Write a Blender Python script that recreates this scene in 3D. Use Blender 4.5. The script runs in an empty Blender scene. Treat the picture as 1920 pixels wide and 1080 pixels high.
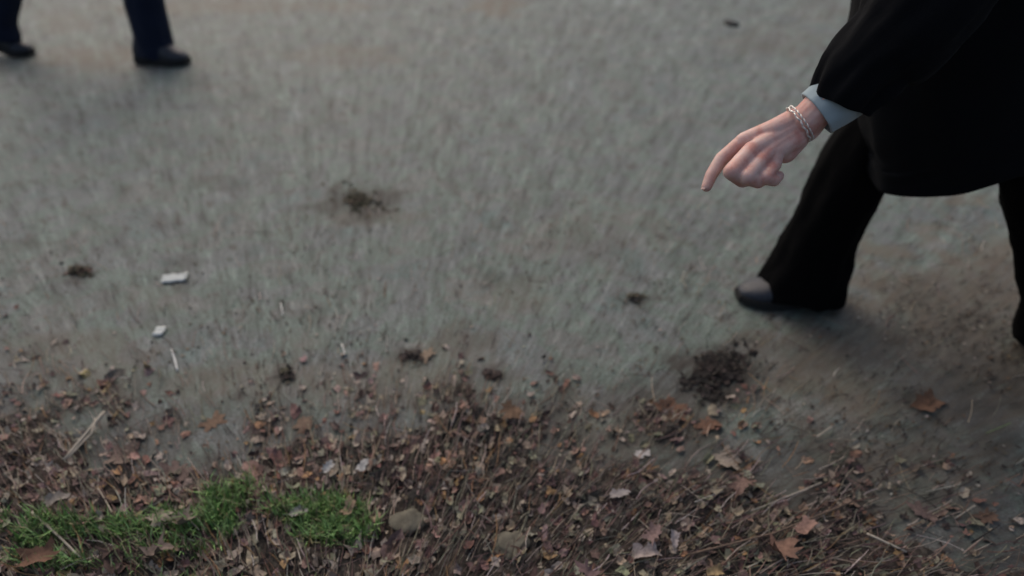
import bpy, bmesh, math, random
import numpy as np
from mathutils import Vector, Matrix, noise

random.seed(11)
rng = np.random.default_rng(11)
R = math.radians
scene = bpy.context.scene
col = scene.collection

# ------------------------------------------------------------------ camera
F = 1208.0            # focal length in pixels of the 1920 wide photograph
TH = R(36.0)          # pitch below the horizontal
CH = 1.10             # camera height, m
ST, CT = math.sin(TH), math.cos(TH)
cam_d = bpy.data.cameras.new('camera')
cam = bpy.data.objects.new('camera', cam_d)
col.objects.link(cam)
cam.location = (0, 0, CH)
cam.rotation_euler = (R(90) - TH, 0, 0)
cam_d.sensor_width = 36
cam_d.lens = 36 * F / 1920
cam_d.clip_start = 0.02
cam_d.clip_end = 1000
cam_d.dof.use_dof = True
cam_d.dof.focus_distance = 0.92
cam_d.dof.aperture_fstop = 1.9
scene.camera = cam

# ------------------------------------------------------------------ light
world = bpy.data.worlds.new('World')
scene.world = world
world.use_nodes = True
wn = world.node_tree
bg = wn.nodes['Background']
sky = wn.nodes.new('ShaderNodeTexSky')
sky.sky_type = 'NISHITA'
sky.sun_disc = False
SUN_EL, SUN_AZ = R(48), R(-25)
sky.sun_elevation = SUN_EL
sky.sun_rotation = SUN_AZ
sky.air_density = 1.0
sky.dust_density = 6.0
sky.ozone_density = 0.6
wn.links.new(sky.outputs[0], bg.inputs[0])
bg.inputs[1].default_value = 0.14
sun_d = bpy.data.lights.new('sun', 'SUN')
sun_d.energy = 0.5
sun_d.angle = R(140)
sun_d.color = (1.0, 0.98, 0.95)
sun = bpy.data.objects.new('sun', sun_d)
col.objects.link(sun)
sd = Vector((math.sin(SUN_AZ) * math.cos(SUN_EL), math.cos(SUN_AZ) * math.cos(SUN_EL), math.sin(SUN_EL)))
sun.rotation_euler = sd.to_track_quat('Z', 'Y').to_euler()
sun.location = sd * 20
vs = scene.view_settings
vs.view_transform = 'Standard'
vs.look = 'None'
vs.gamma = 1
vs.exposure = -0.02

# ------------------------------------------------------------------ helpers
def look(px, py, Z):
    v = (py - 540) / F
    return Vector(((px - 960) / F * Z, Z * (CT - v * ST), CH - Z * (ST + v * CT)))

def gnd(px, py, h=0.0):
    v = (py - 540) / F
    return look(px, py, (CH - h) / (ST + v * CT))

def smooth(t):
    t = np.clip(t, 0, 1)
    return t * t * (3 - 2 * t)

_perm = rng.random((256, 256))
def vnoise(x, y):
    xi = np.floor(x).astype(int); yi = np.floor(y).astype(int)
    fx = x - xi; fy = y - yi
    fx = fx * fx * (3 - 2 * fx); fy = fy * fy * (3 - 2 * fy)
    a = _perm[xi & 255, yi & 255]; b = _perm[(xi + 1) & 255, yi & 255]
    c = _perm[xi & 255, (yi + 1) & 255]; d = _perm[(xi + 1) & 255, (yi + 1) & 255]
    return (a * (1 - fx) + b * fx) * (1 - fy) + (c * (1 - fx) + d * fx) * fy

def fbm(x, y, o=4):
    s = 0; a = 0.5; t = 0
    for k in range(o):
        s = s + a * vnoise(x * 2 ** k + 17.3 * k, y * 2 ** k + 5.1 * k); t += a; a *= 0.5
    return s / t

def tag(o, label=None, cat=None, group=None, kind=None):
    if label: o['label'] = label
    if cat: o['category'] = cat
    if group: o['group'] = group
    if kind: o['kind'] = kind
    return o

def link(name, me, mat=None, parent=None, loc=None, smooth_=True):
    o = bpy.data.objects.new(name, me)
    col.objects.link(o)
    if mat: me.materials.append(mat)
    if parent: o.parent = parent
    if loc is not None: o.location = loc
    if smooth_: me.polygons.foreach_set('use_smooth', [True] * len(me.polygons))
    return o

def empty(name, loc):
    o = bpy.data.objects.new(name, None)
    o.empty_display_size = 0.1
    col.objects.link(o)
    o.location = loc
    return o

def mesh(vs_, fs, name='mesh', origin=(0, 0, 0)):
    ox = Vector(origin)
    me = bpy.data.meshes.new(name)
    me.from_pydata([tuple(Vector(v) - ox) for v in vs_], [], fs)
    me.update()
    return me

# --- materials
def nt(name):
    m = bpy.data.materials.new(name)
    m.use_nodes = True
    t = m.node_tree
    return m, t, t.nodes['Principled BSDF']

def N(t, typ, **kw):
    n = t.nodes.new(typ)
    for k, v in kw.items():
        if k in n.inputs: n.inputs[k].default_value = v
        else: setattr(n, k, v)
    return n

def math_(t, op, a, b=None, clamp=False):
    n = t.nodes.new('ShaderNodeMath'); n.operation = op; n.use_clamp = clamp
    for i, q in enumerate((a, b)):
        if q is None: continue
        if isinstance(q, (int, float)): n.inputs[i].default_value = q
        else: t.links.new(q, n.inputs[i])
    return n.outputs[0]

def mixc(t, fac, a, b, mode='MIX'):
    n = t.nodes.new('ShaderNodeMix'); n.data_type = 'RGBA'; n.blend_type = mode
    for i, q in ((0, fac), (6, a), (7, b)):
        if isinstance(q, (int, float)): n.inputs[i].default_value = q
        elif isinstance(q, tuple): n.inputs[i].default_value = (*q, 1) if len(q) == 3 else q
        else: t.links.new(q, n.inputs[i])
    return n.outputs[2]

def ramp(t, x, stops):
    n = t.nodes.new('ShaderNodeValToRGB')
    e = n.color_ramp.elements
    while len(e) < len(stops): e.new(0.5)
    for el, (p, c) in zip(e, stops):
        el.position = p; el.color = (c, c, c, 1) if isinstance(c, (int, float)) else (*c, 1)
    t.links.new(x, n.inputs[0])
    return n.outputs[0]

def cloth_mat(name, c, c2, rough=0.9, scale=900, bump=0.25, sheen=0.15):
    m, t, p = nt(name)
    tc = N(t, 'ShaderNodeTexCoord')
    n1 = N(t, 'ShaderNodeTexNoise', Scale=9.0, Detail=4.0)
    t.links.new(tc.outputs['Object'], n1.inputs['Vector'])
    n2 = N(t, 'ShaderNodeTexNoise', Scale=float(scale), Detail=2.0)
    t.links.new(tc.outputs['Object'], n2.inputs['Vector'])
    f = math_(t, 'ADD', math_(t, 'MULTIPLY', n1.outputs[0], 0.6), math_(t, 'MULTIPLY', n2.outputs[0], 0.4))
    t.links.new(mixc(t, f, c, c2), p.inputs['Base Color'])
    p.inputs['Roughness'].default_value = rough
    p.inputs['Sheen Weight'].default_value = sheen
    p.inputs['Specular IOR Level'].default_value = 0.08
    b = N(t, 'ShaderNodeBump', Strength=bump, Distance=0.002)
    t.links.new(n2.outputs[0], b.inputs['Height'])
    t.links.new(b.outputs[0], p.inputs['Normal'])
    return m

def plain_mat(name, c, c2, rough=0.6, scale=40, bump=0.3, dist=0.002, spec=0.4, metal=0.0):
    m, t, p = nt(name)
    tc = N(t, 'ShaderNodeTexCoord')
    n1 = N(t, 'ShaderNodeTexNoise', Scale=float(scale), Detail=6.0, Roughness=0.65)
    t.links.new(tc.outputs['Object'], n1.inputs['Vector'])
    f = ramp(t, n1.outputs[0], [(0.3, 0.0), (0.7, 1.0)])
    t.links.new(mixc(t, f, c, c2), p.inputs['Base Color'])
    p.inputs['Roughness'].default_value = rough
    p.inputs['Specular IOR Level'].default_value = spec
    p.inputs['Metallic'].default_value = metal
    b = N(t, 'ShaderNodeBump', Strength=bump, Distance=dist)
    t.links.new(n1.outputs[0], b.inputs['Height'])
    t.links.new(b.outputs[0], p.inputs['Normal'])
    return m

def tint_mat(name, rough=0.75, trans=0.0, scale=120.0, spec=0.25):
    """colour comes from each piece's own tint, broken up by fine mottling"""
    m, t, p = nt(name)
    a = N(t, 'ShaderNodeAttribute', attribute_name='tint')
    g = N(t, 'ShaderNodeNewGeometry')
    n1 = N(t, 'ShaderNodeTexNoise', Scale=scale, Detail=4.0, Roughness=0.7)
    t.links.new(g.outputs['Position'], n1.inputs['Vector'])
    f = ramp(t, n1.outputs[0], [(0.3, 0.55), (0.7, 1.25)])
    t.links.new(mixc(t, 1.0, a.outputs['Color'], f, 'MULTIPLY'), p.inputs['Base Color'])
    p.inputs['Roughness'].default_value = rough
    p.inputs['Specular IOR Level'].default_value = spec
    if trans:
        p.inputs['Transmission Weight'].default_value = 0.0
        p.inputs['Subsurface Weight'].default_value = trans
        p.inputs['Subsurface Radius'].default_value = (0.004, 0.006, 0.002)
        p.inputs['Subsurface Scale'].default_value = 1.0
    b = N(t, 'ShaderNodeBump', Strength=0.4, Distance=0.002)
    t.links.new(n1.outputs[0], b.inputs['Height'])
    t.links.new(b.outputs[0], p.inputs['Normal'])
    return m

# ------------------------------------------------------------------ the ground
# edge of the litter strip along the path, as (photo column, photo row) knots laid on the ground
YB_X = [-3000, -600, 0, 200, 450, 700, 860, 1000, 1150, 1300, 1400, 1470, 1700, 1950, 2600, 5000]
YB_Y = [560, 610, 670, 745, 765, 745, 700, 740, 770, 735, 765, 855, 915, 950, 1030, 1150]

def project(x, y, z=0.0):
    Z = y * CT - (z - CH) * ST
    Zc = np.maximum(Z, 0.25)
    return 960 + F * x / Zc, 540 + F * (-(z - CH) * CT - y * ST) / Zc, Z

def density(x, y):
    """how thickly the ground is covered by soil and litter, 0..1, as a map of the ground"""
    px, py, Z = project(x, y)
    yb = np.interp(px, YB_X, YB_Y)
    n = fbm(x * 9 + 3, y * 9 + 8, 4) - 0.5
    d = (py - yb - 35) / 150 + n * 2.6
    d = np.where(Z < 0.6, 1.5, d)
    return smooth(d * 0.8 + 0.35)

def grid(x0, x1, y0, y1, step):
    nx = int((x1 - x0) / step) + 1; ny = int((y1 - y0) / step) + 1
    X, Y = np.meshgrid(np.linspace(x0, x1, nx), np.linspace(y0, y1, ny))
    idx = np.arange(nx * ny).reshape(ny, nx)
    q = np.stack([idx[:-1, :-1], idx[:-1, 1:], idx[1:, 1:], idx[1:, :-1]], -1).reshape(-1, 4)
    return X.ravel(), Y.ravel(), q

def np_mesh(name, V, Q):
    me = bpy.data.meshes.new(name)
    me.vertices.add(len(V)); me.vertices.foreach_set('co', np.asarray(V, dtype=np.float32).ravel())
    me.loops.add(Q.size); me.loops.foreach_set('vertex_index', Q.ravel().astype(np.int32))
    me.polygons.add(len(Q)); me.polygons.foreach_set('loop_start', (np.arange(len(Q)) * Q.shape[1]).astype(np.int32))
    me.update(calc_edges=True); me.validate()
    return me

def float_attr(me, name, a):
    at_ = me.attributes.new(name, 'FLOAT', 'POINT')
    at_.data.foreach_set('value', np.asarray(a, dtype=np.float32))

# wide ground beyond the path
m_soil_far = plain_mat('far_ground_soil', (0.05, 0.045, 0.03), (0.11, 0.10, 0.06), 0.95, 3.0, 0.6, 0.03)
g0 = mesh([(-300, -300, -0.05), (300, -300, -0.05), (300, 300, -0.05), (-300, 300, -0.05)], [(0, 1, 2, 3)], 'ground')
tag(link('ground', g0, m_soil_far), kind='structure')

# asphalt sheet: fine where the path is looked at
bx = np.concatenate([np.linspace(-30, -5, 12)[:-1], np.arange(-5, 4.0, 0.02), np.linspace(4, 30, 12)])
by = np.concatenate([np.linspace(-12, -0.4, 6)[:-1], np.arange(-0.4, 6.5, 0.02), np.linspace(6.5, 40, 12)])
X, Y = np.meshgrid(bx, by)
idx = np.arange(X.size).reshape(X.shape)
Q = np.stack([idx[:-1, :-1], idx[:-1, 1:], idx[1:, 1:], idx[1:, :-1]], -1).reshape(-1, 4)
X = X.ravel(); Y = Y.ravel()
Zg = (fbm(X * 1.3, Y * 1.3, 3) - 0.5) * 0.006
me = np_mesh('asphalt', np.stack([X, Y, Zg], 1), Q)
# stains and darker ground patches: (photo column, photo row, half width, half height, strength)
def ground_patch(lst):
    px, py, Z = project(X, Y)
    s = np.zeros_like(X)
    wx = (fbm(X * 14, Y * 14, 4) - 0.5)
    wy = (fbm(X * 14 + 40, Y * 14 + 9, 4) - 0.5)
    for (a, b, rx, ry, k) in lst:
        d = ((px - a) / rx + wx * 1.6) ** 2 + ((py - b) / ry + wy * 1.6) ** 2
        s = np.maximum(s, k * smooth((1.7 - d) / 1.5) * (Z > 0.5))
    return s
dark_patch = ground_patch([(672, 378, 85, 36, .8), (1230, 740, 90, 40, .6), (860, 640, 60, 24, .3), (1600, 800, 80, 20, .3), (400, 345, 50, 14, .4), (860, 340, 30, 30, .15), (1890, 1000, 160, 100, .5), (150, 512, 45, 20, .45), (770, 668, 45, 18, .5), (1340, 700, 110, 58, .9), (1250, 760, 90, 40, .5),
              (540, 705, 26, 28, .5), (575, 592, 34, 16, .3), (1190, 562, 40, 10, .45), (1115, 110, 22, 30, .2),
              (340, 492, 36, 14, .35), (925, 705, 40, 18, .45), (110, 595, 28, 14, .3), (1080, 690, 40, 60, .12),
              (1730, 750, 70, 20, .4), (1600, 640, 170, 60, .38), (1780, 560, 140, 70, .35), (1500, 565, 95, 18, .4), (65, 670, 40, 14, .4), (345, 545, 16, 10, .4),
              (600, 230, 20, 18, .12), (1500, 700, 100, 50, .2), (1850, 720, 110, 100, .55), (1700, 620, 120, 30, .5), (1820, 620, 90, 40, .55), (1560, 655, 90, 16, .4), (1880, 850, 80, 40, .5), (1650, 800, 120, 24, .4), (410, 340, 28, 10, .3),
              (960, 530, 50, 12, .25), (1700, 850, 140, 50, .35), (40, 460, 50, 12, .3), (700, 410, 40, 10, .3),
              (200, 900, 500, 200, .3), (960, 900, 600, 130, .6), (1500, 960, 300, 120, .5)])  # damp below leaf clumps; others darken the ground by the shoe, right and bottom
tan = ground_patch([(930, 12, 50, 20, .8), (650, 105, 110, 22, .45), (190, 110, 130, 22, .6), (120, 40, 60, 26, .4),
             (430, 12, 200, 14, .6), (1810, 375, 50, 12, .6), (1450, 80, 90, 30, .3), (1540, 20, 60, 22, .3), (640, 12, 60, 12, .5),
             (1800, 560, 240, 120, .85), (1650, 700, 260, 90, .75), (1850, 760, 160, 120, .8), (1500, 640, 120, 30, .5), (700, 410, 80, 16, .35), (960, 560, 90, 30, .3),
             (1100, 440, 160, 60, .2), (840, 650, 90, 30, .5), (370, 720, 50, 30, .45), (160, 680, 140, 60, .45),
             (560, 690, 60, 60, .3), (1700, 900, 260, 100, .6), (700, 720, 300, 50, .5), (1150, 800, 200, 60, .5), (290, 565, 60, 30, .2)])
float_attr(me, 'dark_patch', dark_patch); float_attr(me, 'tan', tan)
float_attr(me, 'cover', density(X, Y))

m, t, p = nt('worn_asphalt')
geo = N(t, 'ShaderNodeNewGeometry')
sep = N(t, 'ShaderNodeSeparateXYZ'); t.links.new(geo.outputs['Position'], sep.inputs[0])
# streaks fanning from one ground point: camera-shake blur painted into the asphalt texture
sx = math_(t, 'SUBTRACT', sep.outputs[0], -0.27); sy = math_(t, 'SUBTRACT', sep.outputs[1], 0.30)
ang = math_(t, 'ARCTAN2', sx, sy)
rad = math_(t, 'LOGARITHM', math_(t, 'SQRT', math_(t, 'ADD', math_(t, 'MULTIPLY', sx, sx), math_(t, 'ADD', math_(t, 'MULTIPLY', sy, sy), 0.01))), 2.71828)
def fan(ka, kr, detail=3.0, rough=0.6):
    c = N(t, 'ShaderNodeCombineXYZ')
    t.links.new(math_(t, 'MULTIPLY', ang, ka), c.inputs[0]); t.links.new(math_(t, 'MULTIPLY', rad, kr), c.inputs[1])
    n = N(t, 'ShaderNodeTexNoise', Scale=1.0, Detail=detail, Roughness=rough)
    t.links.new(c.outputs[0], n.inputs['Vector'])
    return n
def iso(s, detail=3.0, rough=0.6):
    n = N(t, 'ShaderNodeTexNoise', Scale=s, Detail=detail, Roughness=rough)
    t.links.new(geo.outputs['Position'], n.inputs['Vector'])
    return n
A = {k: N(t, 'ShaderNodeAttribute', attribute_name=k).outputs['Fac'] for k in ('dark_patch', 'tan', 'cover')}
f1 = fan(72, 9.5, 4.0, 0.68); f2 = fan(30, 6); i1 = iso(170, 3.0, 0.7); i2 = iso(4.5, 5.0, 0.65)
sp = ramp(t, f1.outputs[0], [(0.28, 0.30), (0.45, 0.90), (0.57, 1.06), (0.72, 1.65)])
sp2 = ramp(t, f2.outputs[0], [(0.3, 0.76), (0.7, 1.20)])
sp3 = ramp(t, i1.outputs[0], [(0.3, 0.50), (0.5, 1.0), (0.72, 1.6)])
tone = ramp(t, i2.outputs[0], [(0.34, (0.090, 0.124, 0.116)), (0.44, (0.115, 0.124, 0.124)), (0.52, (0.100, 0.134, 0.115)), (0.60, (0.120, 0.124, 0.118)), (0.70, (0.098, 0.128, 0.122))])
c = mixc(t, 1.0, tone, sp, 'MULTIPLY'); c = mixc(t, 1.0, c, sp2, 'MULTIPLY'); c = mixc(t, 1.0, c, sp3, 'MULTIPLY')
# dark and rusty specks of broken leaf
f3 = fan(70, 24, 3.0, 0.6); i3 = iso(23, 3.0, 0.6)
spk = math_(t, 'MULTIPLY', ramp(t, f3.outputs[0], [(0.56, 0.0), (0.64, 1.0)]), ramp(t, i3.outputs[0], [(0.38, 0.1), (0.60, 0.8)]))
c = mixc(t, spk, c, (0.055, 0.050, 0.042))
tanf = math_(t, 'MULTIPLY', A['tan'], ramp(t, f1.outputs[0], [(0.35, 1.0), (0.65, 0.55)]))
c = mixc(t, math_(t, 'MULTIPLY', tanf, 1.1, True), c, (0.105, 0.083, 0.058))
f4 = fan(90, 14, 3.0, 0.6)
darkf = math_(t, 'MULTIPLY', A['dark_patch'], ramp(t, f4.outputs[0], [(0.4, 1.0), (0.62, 0.5)]), True)
darkf = math_(t, 'MULTIPLY', darkf, 1.35, True)
c = mixc(t, darkf, c, (0.024, 0.021, 0.017))
cov = math_(t, 'MULTIPLY', A['cover'], ramp(t, f4.outputs[0], [(0.3, 1.0), (0.7, 0.5)]), True)
c = mixc(t, cov, c, (0.055, 0.044, 0.036))
t.links.new(c, p.inputs['Base Color'])
p.inputs['Roughness'].default_value = 0.72
p.inputs['Specular IOR Level'].default_value = 0.45
h = math_(t, 'ADD', i1.outputs[0], math_(t, 'MULTIPLY', f1.outputs[0], 0.6))
b = N(t, 'ShaderNodeBump', Strength=0.55, Distance=0.004); t.links.new(h, b.inputs['Height']); t.links.new(b.outputs[0], p.inputs['Normal'])
asphalt_mat = m
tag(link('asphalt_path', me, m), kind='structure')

# soil bank that carries the litter and grass
X, Y, Q = grid(-3.2, 3.0, -0.9, 2.0, 0.0125)
D = density(X, Y)
Zs = -0.03 + 0.042 * D + (fbm(X * 30, Y * 30, 4) - 0.5) * 0.028 * (0.3 + D) + (fbm(X * 5, Y * 5, 2) - 0.5) * 0.02 * D
me = np_mesh('soil', np.stack([X, Y, Zs], 1), Q)
def soil_z(x, y):
    d = density(np.array([x]), np.array([y]))[0]
    z = -0.03 + 0.042 * d + (fbm(np.array([x * 30]), np.array([y * 30]), 4)[0] - 0.5) * 0.028 * (0.3 + d) + (fbm(np.array([x * 5]), np.array([y * 5]), 2)[0] - 0.5) * 0.02 * d
    return max(z, 0.0)
m, t, p = nt('dark_soil')
geo = N(t, 'ShaderNodeNewGeometry')
n1 = N(t, 'ShaderNodeTexNoise', Scale=70.0, Detail=6.0, Roughness=0.7); t.links.new(geo.outputs['Position'], n1.inputs['Vector'])
n2 = N(t, 'ShaderNodeTexNoise', Scale=7.0, Detail=3.0); t.links.new(geo.outputs['Position'], n2.inputs['Vector'])
c1 = ramp(t, n1.outputs[0], [(0.3, (0.012, 0.010, 0.009)), (0.5, (0.064, 0.052, 0.043)), (0.7, (0.16, 0.13, 0.105))])
c2 = ramp(t, n1.outputs[0], [(0.3, (0.012, 0.012, 0.012)), (0.5, (0.034, 0.033, 0.031)), (0.7, (0.075, 0.075, 0.07))])
t.links.new(mixc(t, ramp(t, n2.outputs[0], [(0.4, 0.0), (0.6, 1.0)]), c1, c2), p.inputs['Base Color'])
p.inputs['Roughness'].default_value = 0.95; p.inputs['Specular IOR Level'].default_value = 0.15
b = N(t, 'ShaderNodeBump', Strength=0.9, Distance=0.008); t.links.new(n1.outputs[0], b.inputs['Height']); t.links.new(b.outputs[0], p.inputs['Normal'])
tag(link('soil', me, m), kind='structure')

# ------------------------------------------------------------------ litter pieces
class Pieces:
    def __init__(s): s.v = []; s.f = []; s.c = []
    def add(s, vs_, fs, c):
        o = len(s.v); s.v += [tuple(q) for q in vs_]; s.f += [tuple(i + o for i in f) for f in fs]; s.c += [(*c, 1.0)] * len(vs_)
    def build(s, name, mat, parent=None, origin=(0, 0, 0), sm=False):
        me = mesh(s.v, s.f, name, origin)
        a = me.color_attributes.new('tint', 'FLOAT_COLOR', 'POINT')
        a.data.foreach_set('color', np.array(s.c, dtype=np.float32).ravel())
        return link(name, me, mat, parent, origin, sm)

def leaf_outline(kind, n=22):
    out = []
    for i in range(n):
        a = 2 * math.pi * i / n
        if kind == 'oval': r = 0.5 * (0.42 + 0.58 * abs(math.cos(a)) ** 1.3)
        elif kind == 'oak': r = 0.5 * (0.50 + 0.5 * abs(math.cos(a)) ** 1.2) * (0.86 + 0.24 * math.cos(7 * a + 0.3))
        else: r = 0.5 * (0.60 + 0.30 * abs(math.cos(2.5 * a)) ** 1.2 + 0.10 * math.cos(11 * a))
        out.append((r * math.cos(a), r * math.sin(a)))
    return out

def leaf_geo(P, pos, size, heading, kind, c, curl=0.3, tilt=0.3, n=22, mid=True):
    ol = leaf_outline(kind, n)
    jit = [random.uniform(0.66, 1.12) for _ in ol]
    cx, cy = random.uniform(-curl, curl), random.uniform(-0.2, 1.2) * curl
    M = Matrix.Translation(pos) @ Matrix.Rotation(heading, 4, 'Z') @ Matrix.Rotation(random.uniform(-tilt, tilt), 4, 'X') @ Matrix.Rotation(random.uniform(-tilt, tilt) * 0.6, 4, 'Y')
    ph = random.uniform(0, 6.28)
    def pt(x, y):
        z = cy * 2.2 * y * y * 2 + cx * 1.6 * x * x + 0.05 * math.sin(9 * x + ph) * curl * 2 + 0.04 * math.sin(13 * y + ph) * curl
        return M @ Vector((x * size, y * size, z * size))
    vs_ = [pt(0, 0)]
    fs = []
    if mid:
        vs_ += [pt(x * 0.55 * j, y * 0.55 * j) for (x, y), j in zip(ol, jit)]
        vs_ += [pt(x * j, y * j) for (x, y), j in zip(ol, jit)]
        for i in range(n):
            k = (i + 1) % n
            fs += [(0, 1 + i, 1 + k), (1 + i, 1 + n + i, 1 + n + k, 1 + k)]
    else:
        vs_ += [pt(x * j, y * j) for (x, y), j in zip(ol, jit)]
        fs = [(0, 1 + i, 1 + (i + 1) % n) for i in range(n)]
    P.add(vs_, fs, c)
    return M

def stem_geo(P, pos, length, heading, r, c, lift=0.1, bend=0.2, seg=3):
    d = Vector((math.sin(heading), math.cos(heading), random.uniform(-0.2, 1) * lift)).normalized()
    s = Vector((d.y, -d.x, 0)).normalized(); u = d.cross(s).normalized()
    if u.z < 0: u = -u
    vs_ = []; fs = []
    b = random.uniform(-bend, bend) * length
    for i in range(seg + 1):
        q = i / seg
        cpt = Vector(pos) + d * (length * (q - 0.5)) + s * (b * 4 * q * (1 - q)) + u * (0.05 * length * random.random())
        rr = r * (1 - 0.6 * abs(q - 0.4))
        vs_ += [cpt + s * rr, cpt + u * rr * 1.2, cpt - s * rr]
        if i:
            o = 3 * (i - 1)
            fs += [(o, o + 1, o + 4, o + 3), (o + 1, o + 2, o + 5, o + 4)]
    P.add(vs_, fs, c)

BROWNS = [(0.11, 0.062, 0.048), (0.14, 0.092, 0.075), (0.085, 0.052, 0.048), (0.17, 0.115, 0.09), (0.065, 0.040, 0.038), (0.12, 0.085, 0.08),
          (0.17, 0.14, 0.105), (0.24, 0.20, 0.155), (0.07, 0.058, 0.048), (0.17, 0.105, 0.055), (0.095, 0.095, 0.065), (0.14, 0.135, 0.10), (0.12, 0.115, 0.09), (0.19, 0.165, 0.12)]
DARKS = [(0.03, 0.022, 0.02), (0.045, 0.032, 0.028), (0.02, 0.017, 0.016), (0.06, 0.045, 0.038)]
PALES = [(0.30, 0.26, 0.22), (0.38, 0.34, 0.30), (0.28, 0.21, 0.16), (0.33, 0.27, 0.25)]
def vary(c, k=0.25):
    f = random.uniform(1 - k, 1 + k)
    return tuple(max(0.004, q * f * random.uniform(0.93, 1.07)) for q in c)
def pick():
    r = random.random()
    return vary(random.choice(BROWNS if r < 0.80 else DARKS if r < 0.97 else PALES))
FAN = (-0.27, 0.30)
def fan_heading(x, y): return math.atan2(x - FAN[0], y - FAN[1])

m_litter = tint_mat('dry_leaf_litter', 0.78, 0.0, 140.0)
m_stem = tint_mat('dry_stems', 0.7, 0.0, 90.0)
m_grass = tint_mat('grass_blades', 0.5, 0.0, 60.0, 0.3)
# cache density samples by rejection on arrays
def verge(x, y):
    px, py, Z = project(x, y)
    yb = np.interp(px, YB_X, YB_Y)
    return smooth((py - yb + 120) / 170) * smooth((fbm(x * 11, y * 11, 3) - 0.35) * 5)
def scatter(n, x0, x1, y0, y1, prob):
    out = []
    while len(out) < n:
        x = rng.uniform(x0, x1, 6000); y = rng.uniform(y0, y1, 6000)
        keep = rng.random(6000) < prob(x, y)
        out += list(zip(x[keep].tolist(), y[keep].tolist()))
    return out[:n]
dens1 = lambda x, y: density(x, y) ** 1.5

# where the grass grows, as patches on the ground: (photo column, row, half width, half height, weight)
GR = [(60, 1000, 110, 34, 1), (230, 1005, 110, 19, .9), (360, 990, 80, 26, 1), (455, 965, 70, 52, 1.4), (520, 985, 120, 40, 1.8), (625, 988, 80, 48, 1.3),
      (680, 1005, 36, 36, .7), (330, 1038, 120, 18, .5), (60, 1065, 130, 22, .8), (230, 1075, 60, 14, .4), (300, 1140, 500, 40, .4), (-250, 1020, 250, 90, .8), (-100, 1250, 400, 60, .5)]
def grass_p(x, y):
    px, py, Z = project(x, y)
    s = np.zeros_like(px)
    for (a, b, rx, ry, k) in GR:
        s = np.maximum(s, k * smooth(1.3 - (((px - a) / rx) ** 2 + ((py - b) / ry) ** 2)))
    return np.clip(s * (3.4 * (fbm(x * 16, y * 16, 3) - 0.27)) * (Z > 0.5), 0, 1)

P = Pieces()
for (x, y) in scatter(13000, -2.2, 2.4, 0.12, 1.9, lambda x, y: np.clip(dens1(x, y) * (1 - 0.8 * grass_p(x, y)) + 0.28 * verge(x, y), 0, 1)):
    z = soil_z(x, y)
    s = random.uniform(0.010, 0.036) * (0.7 + 0.3 * random.random())
    left = x < -0.25 + 0.15 * random.random()
    c = tuple(min(q * (2.2 if left else 1.6) * k_, lim) for q, k_, lim in zip(pick(), (1.0, .98, .98), (.34, .29, .25)))
    hd = math.pi / 2 - fan_heading(x, y) + random.gauss(0, .4)
    if left and random.random() < 0.12: s *= 1.6
    leaf_geo(P, (x, y, z + random.uniform(0.001, 0.008)), s * 1.1, hd if random.random() < .6 else random.uniform(0, 6.28), random.choice(['oval', 'oval', 'oak', 'maple']), c, 0.6, 0.6, 10, False)
tag(P.build('leaf_litter', m_litter), 'broken brown and tan leaf litter covering the verge beside the asphalt', 'leaf litter', kind='stuff')

P = Pieces()
for (x, y) in scatter(23000, -2.2, 2.4, 0.12, 2.0, lambda x, y: np.clip(dens1(x, y) * (1 - 0.6 * grass_p(x, y)) + 0.035 + 0.25 * verge(x, y), 0, 1)):
    z = soil_z(x, y)
    hd = fan_heading(x, y) + random.gauss(0, 0.22 if random.random() < 0.8 else 1.2)
    r = random.random()
    c = vary(random.choice(BROWNS if r < 0.7 else DARKS)) if r < 0.95 else vary(random.choice(PALES))
    c = tuple(q * 1.5 for q in c)
    stem_geo(P, (x, y, z + random.uniform(0.002, 0.014)), random.uniform(0.02, 0.085), hd, random.uniform(0.0004, 0.0012), c, 0.3, 0.09)
tag(P.build('dry_stems', m_stem), 'dry brown stems and needles strewn through the leaf litter', 'dry stems', kind='stuff')

# crumbs on the open asphalt
def crumb_p(x, y):
    px, py, Z = project(x, y)
    return np.clip(0.05 + 0.5 * smooth((py - 250) / 600) * smooth((fbm(x * 5, y * 5, 3) - 0.4) * 4) + 1.1 * smooth((px - 1430) / 250) * smooth((py - 440) / 200) * smooth((fbm(x * 7, y * 7, 3) - 0.36) * 5), 0, 1) * (density(x, y) < 0.6)
P = Pieces()
for (x, y) in scatter(11000, -3.2, 2.8, 0.8, 6.0, crumb_p):
    k = random.random()
    c = vary(random.choice(DARKS + [(0.08, 0.06, 0.04), (0.07, 0.065, 0.05), (0.12, 0.08, 0.05)])) if k < 0.93 else vary((0.24, 0.22, 0.19))
    if k < 0.55:
        stem_geo(P, (x, y, 0.004), random.uniform(0.008, 0.04), fan_heading(x, y) + random.gauss(0, 0.25), random.uniform(0.0005, 0.0011), c, 0.05, 0.06)
    else:
        leaf_geo(P, (x, y, 0.004), random.uniform(0.005, 0.014), math.pi / 2 - fan_heading(x, y) + random.gauss(0, .5), 'oval', c, 0.3, 0.15, 7, False)
tag(P.build('grit', m_litter), 'sparse dark crumbs of leaf and grit strewn over the asphalt', 'grit', kind='stuff')

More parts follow.
